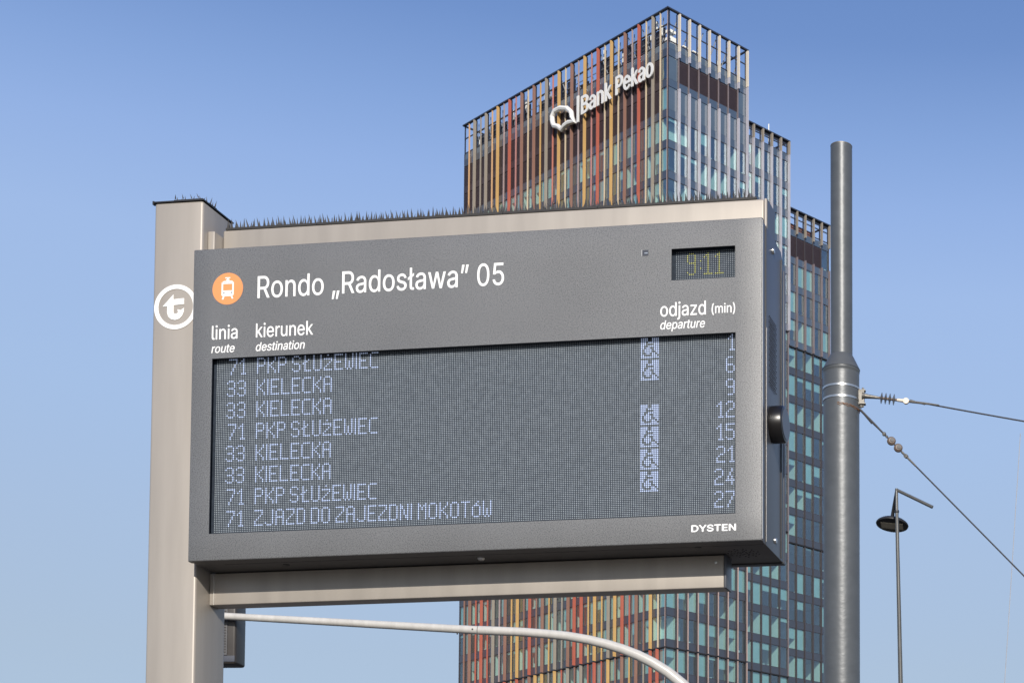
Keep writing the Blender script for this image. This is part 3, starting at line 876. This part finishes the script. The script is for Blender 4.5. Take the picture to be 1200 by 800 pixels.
b = MB(); b.tube(R_(arm2), [0.0375] * 2 + [0.038 + 0.0012 * i for i in range(len(arm2) - 2)], 20); b.build('inner_arm', M['arm_white'], ta, smooth=True)
b = MB(); b.lathe([(0.0, 0), (0.007, 0), (0.007, 0.004), (0.0, 0.004)], tuple(Vector((-4.66, 14.84 - 0.036, 4.862)) - off_), (0, -1, 0), 10); b.build('bolt', M['black'], ta)
b = MB(); b.lathe([(0.006, 0), (0.006, 0.012)], tuple(Vector((-4.80, 14.84, 4.838)) - off_), (0, 0, -1), 10); b.build('drain_plug', M['black'], ta)

sg = empty('traffic_signal', (-6.865, 15.0, 4.60))
tag(sg, 'back of a dark traffic signal head hanging behind the beige post', 'traffic light')
b = MB(); b.box(-0.155, 0.155, -0.10, 0.10, 0.0, 0.95); b.build('signal_housing', M['signal'], sg, bevel=0.022)
b = MB(); b.box(-0.115, 0.085, -0.108, -0.1005, 0.075, 0.90)
rb = b.build('back_cover', M['signal_mesh'], sg, bevel=0.003)
b = MB()
for i in range(34): b.box(-0.105, 0.075, -0.111, -0.1082, 0.095 + i * 0.0235, 0.105 + i * 0.0235)
b.build('cover_ribs', M['signal'], rb)
b = MB(); b.box(-0.150, 0.150, -0.1045, -0.1005, 0.018, 0.070); b.build('bottom_trim', M['reveal'], sg, bevel=0.001)
b = MB(); b.tube([(-0.06, -0.104, 0.10), (-0.06, -0.125, 0.14), (-0.06, -0.125, 0.30), (-0.06, -0.125, 0.37)], 0.006, 8); b.build('cable', M['porcelain'], sg, smooth=True)
b = MB(); b.box(-0.05, 0.0, -0.20, -0.10, 0.36, 0.42); b.build('mounting_bracket', M['signal'], sg)
for z in (0.16, 0.47, 0.78):
    b = MB(); b.lathe([(0.105, 0), (0.105, 0.006), (0.0, 0.012)], (0, 0.1005, z), (0, 1, 0), 24); b.build('lens', M['gloss_black'], sg, smooth=True)

# ================================================================== OFFICE TOWER
TB = Vector((-41.936, 205.407, 0.0)); TR = math.radians(90 - 39.9)
tower = empty('office_tower', TB, TR)
tag(tower, 'glass office tower in three stepped blocks with coloured vertical fins', 'building')
FH, Z44 = 3.77, 44.65
def zk(k): return Z44 + FH * k
KMIN = -11
JO = [zk(-5), zk(0), zk(5), zk(12)]            # dark joints between fin blocks
MASS = [(0.0, 12.4, 0.0, 43.3, 122.04, 118.0, 19), (12.45, 22.45, 3.3, 40.0, 115.25, 113.35, 18), (22.5, 33.05, 6.8, 36.0, 108.65, 106.0, 16)]
buckets = {}
counts = {}
def piece(kind, me, loc, mat, vis, cap=290):
    """one object per visible piece up to the cap, the others pooled"""
    if vis and counts.get(kind, 0) < cap:
        counts[kind] = counts.get(kind, 0) + 1
        link(kind, me, tower, loc)
    else:
        buckets.setdefault((kind, mat), []).append((me, loc))
_mc = {}
def box_me(name, key, dims, mat):
    kk = (name,) + tuple(round(d, 3) for d in dims) + (mat,)
    if kk not in _mc:
        b = MB(); b.box(*dims); _mc[kk] = b.mesh(name, M[mat])
    return _mc[kk]

pal = ['yellow', 'red', 'brown', 'taupe', 'cream', 'rose', 'brown', 'red', 'taupe', 'yellow', 'pink']
UP = ['peach', 'taupe', 'taupe', 'taupe', 'peach', 'yellow', 'rose', 'red', 'pink', 'brown', 'cream', 'brown', 'yellow', 'taupe', 'salmon', 'yellow', 'cream', 'brown',
      'rose', 'yellow', 'pink', 'red', 'cream', 'yellow', 'cream', 'brown', 'rose', 'red', 'cream', 'taupe', 'cream'][::-1]
MID = ['brown', 'brown', 'red', 'red', 'red', 'taupe', 'rose', 'brown', 'yellow', 'yellow', 'brown', 'red', 'brown', 'brown', 'yellow', 'taupe', 'taupe', 'brown', 'red',
       'red', 'yellow', 'yellow', 'yellow', 'taupe', 'yellow', 'red', 'red', 'brown', 'brown', 'yellow', 'cream'][::-1]
LOW = ['red', 'red', 'taupe', 'brown', 'yellow', 'brown', 'brown', 'yellow', 'red', 'red', 'red', 'taupe', 'brown', 'taupe', 'red', 'yellow', 'taupe', 'yellow', 'yellow', 'brown', 'brown', 'red', 'yellow']
LOW += [random.choice(pal) for _ in range(31 - len(LOW))]

def facade(ox, oy, d, L, edges, kmin, kmax, ztop, zopen, vis_fn, skip_louvre, rf):
    """d: 'y' = left face (plane x=ox, outward -x), 'x' = right face (plane y=oy, outward -y)"""
    n = len(edges) - 1
    for k in range(kmin, kmax + 1):
        z0 = zk(k); z1 = z0 + 0.92; z2 = z0 + FH
        if k == kmax: z2 = zopen
        for i in range(n):
            a, c = edges[i], edges[i + 1]
            lo = skip_louvre(i, k, n)
            vis = vis_fn(i, k)
            # spandrel
            if d == 'y':
                me = box_me('spandrel_panel', 0, (0, 0.09, 0.03, c - a - 0.03, 0, 0.92), 'louvre' if (k == 18 and i > 0) else 'spandrel'); loc = (ox, oy + a, z0)
            else:
                me = box_me('spandrel_panel', 0, (0.03, c - a - 0.03, 0, 0.09, 0, 0.92), 'high_spandrel' if k >= 12 else 'spandrel'); loc = (ox + a, oy, z0)
            piece('spandrel_panel', me, loc, 'louvre' if (d == 'y' and k == 18 and i > 0) else ('high_spandrel' if (d == 'x' and k >= 12) else 'spandrel'), vis and rf, 250)
            hh = z2 - z1
            if hh < 0.4: continue
            blank = rf and kmax == 19 and k in (17, 18)
            mat = 'louvre' if lo else (('slate' if blank else 'pane') if k < kmax else 'slate')
            nm = 'louvre_panel' if lo else 'window_pane'
            if lo:
                for q_ in range(int(hh / 0.18)):
                    zz = z1 + 0.02 + q_ * 0.18
                    if d == 'y': me = box_me('louvre_slat', 0, (0.0, 0.07, 0.03, c - a - 0.03, 0, 0.13), 'louvre'); loc = (ox, oy + a, zz)
                    else: me = box_me('louvre_slat', 0, (0.03, c - a - 0.03, 0.0, 0.07, 0, 0.13), 'louvre'); loc = (ox + a, oy, zz)
                    piece('louvre_slat', me, loc, 'louvre', False)
                if d == 'y': me = box_me(nm, 0, (0.08, 0.14, 0.03, c - a - 0.03, 0, hh), 'louvre'); loc = (ox, oy + a, z1)
                else: me = box_me(nm, 0, (0.03, c - a - 0.03, 0.08, 0.14, 0, hh), 'louvre'); loc = (ox + a, oy, z1)
                piece(nm, me, loc, 'louvre', vis)
                continue
            if d == 'y':
                me = box_me(nm, 0, (0.05, 0.075, 0.05, c - a - 0.05, 0.05, hh - 0.05), mat); loc = (ox, oy + a, z1)
            else:
                me = box_me(nm, 0, (0.05, c - a - 0.05, 0.05, 0.075, 0.05, hh - 0.05), mat); loc = (ox + a, oy, z1)
            piece(nm, me, loc, mat, vis, 300)
            if k >= kmax or blank: continue
            # transoms
            for (za, zb) in ((0, 0.05), (hh - 0.05, hh)):
                if d == 'y': me = box_me('window_frame', 0, (0.0, 0.10, 0.05, c - a - 0.05, za, zb), 'frame'); loc = (ox, oy + a, z1)
                else: me = box_me('window_frame', 0, (0.05, c - a - 0.05, 0.0, 0.10, za, zb), 'frame'); loc = (ox + a, oy, z1)
                piece('window_frame', me, loc, 'frame', False)
            # blinds and things behind the glass
            rnd = random.random()
            if rf and k >= 12 and kmax > 16: rnd = rnd * 0.55 + 0.45 if random.random() < 0.55 else rnd
            drop = 0
            if rnd < 0.24: drop = hh - 0.1
            elif rnd < 0.55: drop = random.choice((0.35, 0.5, 0.8, 1.1, 1.4))
            if k in (18, 17) and kmax > 18: drop = 0 if rnd > .15 else drop
            if drop and kmin <= k:
                if d == 'y': me = box_me('roller_blind', 0, (0.20, 0.22, 0.07, c - a - 0.07, 0, drop), 'blind'); loc = (ox, oy + a, z1 + hh - 0.05 - drop)
                else: me = box_me('roller_blind', 0, (0.07, c - a - 0.07, 0.20, 0.22, 0, drop), 'blind'); loc = (ox + a, oy, z1 + hh - 0.05 - drop)
                piece('roller_blind', me, loc, 'blind', vis, 250)
            if random.random() < 0.42:
                w = random.uniform(0.15, 0.5); h_ = random.choice((0.2, 0.3, 0.45, 0.25)); u = random.uniform(0.1, c - a - 0.1 - w)
                if d == 'y': me = box_me('desk_items', 0, (0.45, 0.75, round(u, 1), round(u + w, 1), 0, h_), 'clutter'); loc = (ox, oy + a, z1)
                else: me = box_me('desk_items', 0, (round(u, 1), round(u + w, 1), 0.45, 0.75, 0, h_), 'clutter'); loc = (ox + a, oy, z1)
                piece('desk_items', me, loc, 'clutter', False)
            if random.random() < 0.30:
                if d == 'y': me = box_me('partition_wall', 0, (0.24, 4.2, -0.05, 0.05, -0.4, hh), 'room_wall'); loc = (ox, oy + c, z1)
                else: me = box_me('partition_wall', 0, (-0.05, 0.05, 0.24, 4.2, -0.4, hh), 'room_wall'); loc = (ox + c, oy, z1)
                piece('partition_wall', me, loc, 'room_wall', False)
        # dark joint below block
        if any(abs(z0 - j) < 0.1 for j in JO):
            if d == 'y': me = box_me('floor_joint', 0, (-0.12, -0.002, 0.0, L, -0.16, 0.0), 'joint'); loc = (ox, oy, z0)
            else: me = box_me('floor_joint', 0, (0.0, L, -0.12, -0.002, -0.16, 0.0), 'joint'); loc = (ox, oy, z0)
            link('floor_joint', me, tower, loc)
    # mullions, full height
    for i in range(n + 1):
        e = min(max(edges[i], 0.05), L - 0.05)
        wd = 0.05 if i % 2 else 0.075
        if rf: wd = 0.060 if ox == 0 else 0.078
        if d == 'y': me = box_me('mullion', 0, (-0.03, 0.12, -wd, wd, 0, zopen - zk(kmin)), 'frame'); loc = (ox, oy + e, zk(kmin))
        else: me = box_me('mullion', 0, (-wd, wd, -0.03, 0.12, 0, zopen - zk(kmin)), 'frame'); loc = (ox + e, oy, zk(kmin))
        link('mullion', me, tower, loc)

def fin(d, ox, oy, e, z0, z1, p, t, mat, lip=None):
    if d == 'y': me = box_me('fin', 0, (-p, -0.034, -t / 2, t / 2, 0, z1 - z0), mat); loc = (ox, oy + e, z0)
    else: me = box_me('fin', 0, (-t / 2, t / 2, -p, -0.034, 0, z1 - z0), mat); loc = (ox + e, oy, z0)
    o = link('fin', me, tower, loc)
    if lip:
        if d == 'y': m2 = box_me('fin_lip', 0, (-p - 0.05, -p - 0.001, -t / 2 - 0.02, t / 2 + 0.02, 0, z1 - z0), lip)
        else: m2 = box_me('fin_lip', 0, (-t / 2 - 0.02, t / 2 + 0.02, -p - 0.05, -p - 0.001, 0, z1 - z0), lip)
        link('fin_lip', m2, o)
    return o

# block one, left face
NB = 32
e1 = [0.0] + [1.27 + 1.357 * i - (0.07 if i % 2 else 0.0) for i in range(31)] + [43.3]
visL = lambda i, k: k in (14, 15, 16, 17) or k in (-1, 0, 1)
louvL = lambda i, k, n: k in (17, 18) and i not in (0,) or False
facade(0, 0, 'y', 43.3, e1, KMIN, 19, 122.04, 118.05, visL, louvL, False)
blocks = [(zk(-5) + 0.02, zk(0) - 0.18, LOW), (zk(0) + 0.02, zk(5) - 0.18, MID), (zk(5) + 0.02, zk(12) - 0.18, None), (zk(12) + 0.02, 121.80, UP)]
for (za, zb, cl_) in blocks:
    for i in range(31):
        e = e1[i + 1]
        wide = (i % 2 == 1)
        c_ = cl_[i] if cl_ else random.choice(pal)
        if cl_ is LOW or cl_ is MID: wide = (i % 2 == 1) or c_ in ('yellow', 'red') and i % 3 == 0
        fin('y', 0, 0, e, za, zb, 0.44 if wide else 0.22, 0.12 if wide else 0.09, 'fin_' + c_)
# block one, right face
e2 = [i * 1.55 for i in range(9)]
visR = lambda i, k: k in (12, 13, 14, 15, 16, 17, 18) or k in (-1, 0, 1)
facade(0, 0, 'x', 12.4, e2, KMIN, 19, 122.04, 118.05, visR, lambda i, k, n: k == 18 and 0 < i < n - 1, True)
for i in range(1, 9):
    e = min(e2[i], 12.30)
    fin('x', 0, 0, e, zk(-5) + .02, zk(0) - .18, 0.30, 0.10, 'fin_dark', 'fin_lip')
    fin('x', 0, 0, e, zk(0) + .02, zk(12) - .18, 0.30, 0.10, 'fin_dark', 'fin_lip')
    fin('x', 0, 0, e, zk(12) + .02, 112.55 if 1 <= i < 8 else 117.1, 0.41, 0.165, 'fin_lilac')
    if i < 8: fin('x', 0, 0, e, 112.57, 116.35, 0.16, 0.12, 'fin_mauve')
    if i < 8: fin('x', 0, 0, e, 116.37, 117.15, 0.41, 0.165, 'fin_lilac')
    fin('x', 0, 0, e, 117.17, 121.80, 0.41, 0.165, 'fin_ivory')
fin('y', 0, 0, 0.06, zk(-5), 121.8, 0.07, 0.08, 'fin_lip')
# block two
e3 = [0.0] + [10.0 - 1.55 * i for i in range(6, -1, -1)]
visR2 = lambda i, k: i >= 1 and -1 <= k <= 18 and (k <= 2 or k > 11 or i >= 5)
facade(12.45, 3.3, 'x', 10.0, e3, KMIN, 18, 115.25, 113.4, visR2, lambda i, k, n: False, True)
for e in e3[1:]:
    e = min(e, 9.9)
    last = e > 9.8
    fin('x', 12.45, 3.3, e, zk(-5) + .02, zk(0) - .18, 0.16, 0.12, 'fin_dark')
    fin('x', 12.45, 3.3, e, zk(0) + .02, zk(12) - .18, 0.16, 0.12, 'fin_mauve' if last else 'fin_dark')
    fin('x', 12.45, 3.3, e, zk(12) + .02, 113.3, 0.40, 0.165, 'fin_lilac')
    fin('x', 12.45, 3.3, e, 113.32, 115.05, 0.42, 0.17, 'fin_taupe')
# block three
e4 = [10.55 - 1.507 * i for i in range(7, -1, -1)]; e4[0] = 0.0
visR3 = lambda i, k: -2 <= k <= 16
facade(22.5, 6.8, 'x', 10.55, e4, KMIN, 16, 108.65, 105.95, visR3, lambda i, k, n: k == 15 and i < n - 1, True)
for j, e in enumerate(e4[1:]):
    e = min(e, 10.45)
    fin('x', 22.5, 6.8, e, zk(-5) + .02, zk(0) - .18, 0.16, 0.12, 'fin_dark')
    fin('x', 22.5, 6.8, e, zk(0) + .02, zk(5) - .18, 0.16, 0.12, 'fin_dark')
    fin('x', 22.5, 6.8, e, zk(5) + .02, zk(12) - .18, 0.18, 0.12, 'fin_dark')
    fin('x', 22.5, 6.8, e, zk(12) + .02, 102.2, 0.34, 0.14, 'fin_mauve')
    fin('x', 22.5, 6.8, e, 102.22, 105.3, 0.10, 0.12, 'fin_dark')
    fin('x', 22.5, 6.8, e, 105.32, 108.45, 0.36, 0.16, 'fin_taupe')

# floor slabs, cores, roofs, rear facades, crowns
for (x0, x1, y0, y1, zt, zo, kt) in MASS:
    for k in range(KMIN, kt + 1):
        me = box_me('floor_slab', 0, (x0 + 0.12, x1 - 0.10, y0 + 0.12, y1 - 0.10, 0.25, 0.62), 'slab' if k < kt else 'roof')
        link('floor_slab', me, tower, (0, 0, zk(k)))
    cx0 = x0 + (4.6 if x0 == 0 else 0.3)
    me = box_me('core_wall', 0, (cx0, x1 - 0.3, y0 + 4.8, y1 - 0.4, 0, zk(kt) - zk(KMIN)), 'core'); link('core_wall', me, tower, (0, 0, zk(KMIN)))
    # rear walls (glass dark) with floor bands
    rw = MB(); rbnd = MB()
    sides = [(x1 - 0.08, x1, y0, y1), (x0, x1 - 0.081, y1 - 0.08, y1)]
    for (a, b_, c, d_) in sides:
        rw.box(a, b_, c, d_, zk(KMIN), zo)
        for k in range(KMIN, kt + 1):
            rbnd.box(a - 0.01, b_ + 0.03, c - 0.01, d_ + 0.03, zk(k), zk(k) + 0.9)
    rw.build('rear_glazing', M['spandrel'], tower); rbnd.build('rear_band', M['frame'], tower)
    if x0 == 0: lw = None
    # roof cap and crown
    cp = MB()
    for (a, b_, c, d_) in ((x0 - 0.30, x0 + 0.05, y0 - 0.30, y1 + 0.1), (x0 + 0.051, x1 + 0.1, y0 - 0.30, y0 + 0.05), (x1 - 0.1, x1 + 0.1, y0 + 0.051, y1 + 0.1), (x0 + 0.051, x1 - 0.101, y1 - 0.1, y1 + 0.1)):
        cp.box(a, b_, c, d_, zt - 0.17, zt)
    cp.build('roof_cap', M['cap'], tower)
    rl = MB()
    zmid = [zo + 0.08, (zo + zt) / 2 + 0.1]
    for zz in zmid:
        rl.box(x0 + 0.02, x0 + 0.12, y0 + 0.02, y1, zz, zz + 0.12); rl.box(x0 + 0.121, x1 - 0.05, y0 + 0.02, y0 + 0.12, zz, zz + 0.12)
    rl.build('crown_rail', M['cap'], tower)
    class PS:
        def box(self, *d):
            m_ = MB(); m_.box(*d); m_.build('crown_post', M['cap'], tower)
        def build(self, *a): pass
    ps = PS()
    if x0 == 0:
        for e in e1[::2]: ps.box(0.02, 0.16, e - 0.06, e + 0.06, zo, zt - 0.2)
        for e in e2: ps.box(max(0.2, e - 0.20), max(0.2, e - 0.20) + 0.10, 0.02, 0.16, zo, zt - 0.2)
    elif x0 < 20:
        for e in e3: ps.box(x0 + e - 0.22, x0 + e - 0.09, y0 + 0.02, y0 + 0.16, zo, zt - 0.2)
        ps.box(x0, x1 - .1, y0 + .03, y0 + .10, zt - 0.62, zt - 0.18)
    else:
        for e in e4: ps.box(x0 + e - 0.20, x0 + e - 0.07, y0 + 0.02, y0 + 0.16, zo, zt - 0.2)
        ps.box(x0, x1 - .1, y0 + .03, y0 + .10, zt - 0.62, zt - 0.18)
    ps.build('crown_post', M['cap'], tower)
# roof plant behind the crown of block one: braces, ducts, white pipes
pl = MB()
for i in range(15):
    y = 1.5 + i * 2.8
    pl.tube([(1.3, y, 117.6), (0.5, y + 1.2, 121.6)], 0.07, 6); pl.tube([(1.3, y + 1.3, 117.6), (0.5, y, 121.6)], 0.05, 6)
for i in range(6):
    x = 0.9 + i * 2.0
    pl.tube([(x, 1.4, 117.6), (x + 0.9, 0.5, 121.6)], 0.06, 6)
for z in (119.0, 119.9, 120.9): pl.tube([(1.0, 0.8, z), (1.0, 42.5, z)], 0.05, 6)
pl.build('roof_brace', M['plant_grey'], tower)
pw = MB()
for i in range(26):
    y = random.uniform(1.2, 42); z = random.uniform(118.0, 120.8)
    pw.box(0.7, 0.8, y, y + random.uniform(.12, .4), z, z + random.uniform(.3, 1.5))
pw.box(0.9, 1.9, 0.9, 1.6, 119.9, 120.25); pw.box(1.0, 2.0, 0.9, 1.8, 118.6, 119.4); pw.box(2.8, 3.8, .6, .8, 118.2, 118.35); pw.box(2.8, 3.8, .6, .8, 118.7, 118.85)
pw.box(4.3, 5.3, .6, .8, 118.2, 118.35); pw.box(4.3, 5.3, .6, .8, 118.7, 118.85); pw.box(10.0, 10.15, .9, 1.0, 118.1, 120.6); pw.box(8.4, 8.6, .9, 1.1, 118.1, 119.4)
pw.build('roof_equipment', M['clutter'], tower)
y = 2.0
while y < 41.5:
    w_ = random.uniform(1.2, 3.4)
    if random.random() < 0.8:
        sc_ = MB(); sc_.box(1.15, 1.25, y, min(y + w_, 42.5), 117.3, random.choice((119.6, 120.4, 120.9, 121.2))); sc_.build('roof_screen', M['cap'], tower)
    y += w_ + 0.25
bx = MB(); bx.box(1.6, 9.0, 3.0, 40.0, 117.3, 119.6); bx.box(4.0, 6.5, 1.6, 2.9, 117.3, 118.9); bx.build('plant_housing', M['plant_grey'], tower)
bx = MB(); bx.box(27.2, 31.8, 8.2, 30.0, 105.0, 107.45); bx.build('plant_housing', M['plant_room'], tower)
an_ = MB(); an_.tube([(20.0, 4.4, 113.0), (20.0, 4.4, 117.0)], 0.07, 8); an_.tube([(20.15, 4.4, 113.2), (20.15, 4.4, 114.6)], 0.12, 8); an_.build('roof_antenna', M['clutter'], tower)
# solid podium below the modelled floors
b = MB(); b.box(0.05, 33.0, 7.0, 36.0, 0, zk(KMIN) + 0.2); b.box(0.05, 12.3, 0.05, 6.99, 0, zk(KMIN) + 0.2); b.box(12.31, 22.4, 3.35, 6.99, 0, zk(KMIN) + 0.2); b.box(0.05, 12.3, 36.01, 43.2, 0, zk(KMIN) + 0.2)
b.build('podium_wall', M['spandrel'], tower)
# pooled pieces
for (kind, mat), lst in buckets.items():
    b = MB()
    for me, loc in lst:
        k0 = len(b.v)
        for v in me.vertices: b.v.append((v.co.x + loc[0], v.co.y + loc[1], v.co.z + loc[2]))
        for p_ in me.polygons: b.face([k0 + i for i in p_.vertices])
    o = b.build(kind, M[mat], tower, fix=False); o['kind'] = 'stuff'

# rooftop bank lettering
bs = empty('bank_sign', TB + Matrix.Rotation(TR, 3, 'Z') @ Vector((0, 12.0, 113.3)), TR)
tag(bs, 'white bank name and logo mounted in front of the tower top fins', 'sign')
def bank_text(t, y0, y1, z, h):
    me = text_mesh(t, y0 - y1, h, 'B', 0.14, 0, 0.07, ((-0.66, y0 - 12.0, z - 113.3), (0, -1, 0), (0, 0, 1), (-1, 0, 0)), M['sign_white'])
    return link('letters', me, bs)
bank_text('Bank', 16.16, 9.95, 114.05, 2.27)
bank_text('Pekao', 9.17, 1.85, 114.10, 2.27)
b = MB(); b.box(-0.80, -0.66, 4.62, 5.02, 0.0, 3.4); b.build('divider_bar', M['sign_white'], bs)
lg = MB()
lp = [(395, 465), (393, 440), (402, 418), (425, 406), (450, 408), (466, 424), (469, 445), (479, 462), (457, 466), (441, 478), (430, 494), (417, 482), (400, 478), (395, 465), (393, 450)]
def lpt(x, y):
    px_, py_ = 527 + x / 3.25, y / 3.25
    return (-0.70, 10.38 - (px_ - 647.5) * 0.180, 0.28 + (154 - py_) * 0.1035 - (px_ - 655) * 0.57 * 0.1035)
lg.tube([lpt(*p_) for p_ in lp], 0.32, 8); lg.build('bison_outline', M['sign_white'], bs, smooth=True)

# small far mast at the bottom edge
am = MB(); am.tube([(0, 0, 0), (0, 0, 20.6), (0, 0, 23.6)], [0.16, 0.10, 0.05], 8)
ao = am.build('antenna_mast', M['clutter'], smooth=True); ao.location = (-5.9, 118.0, 0)
tag(ao, 'thin white antenna mast whose tip shows at the lower right edge', 'mast')
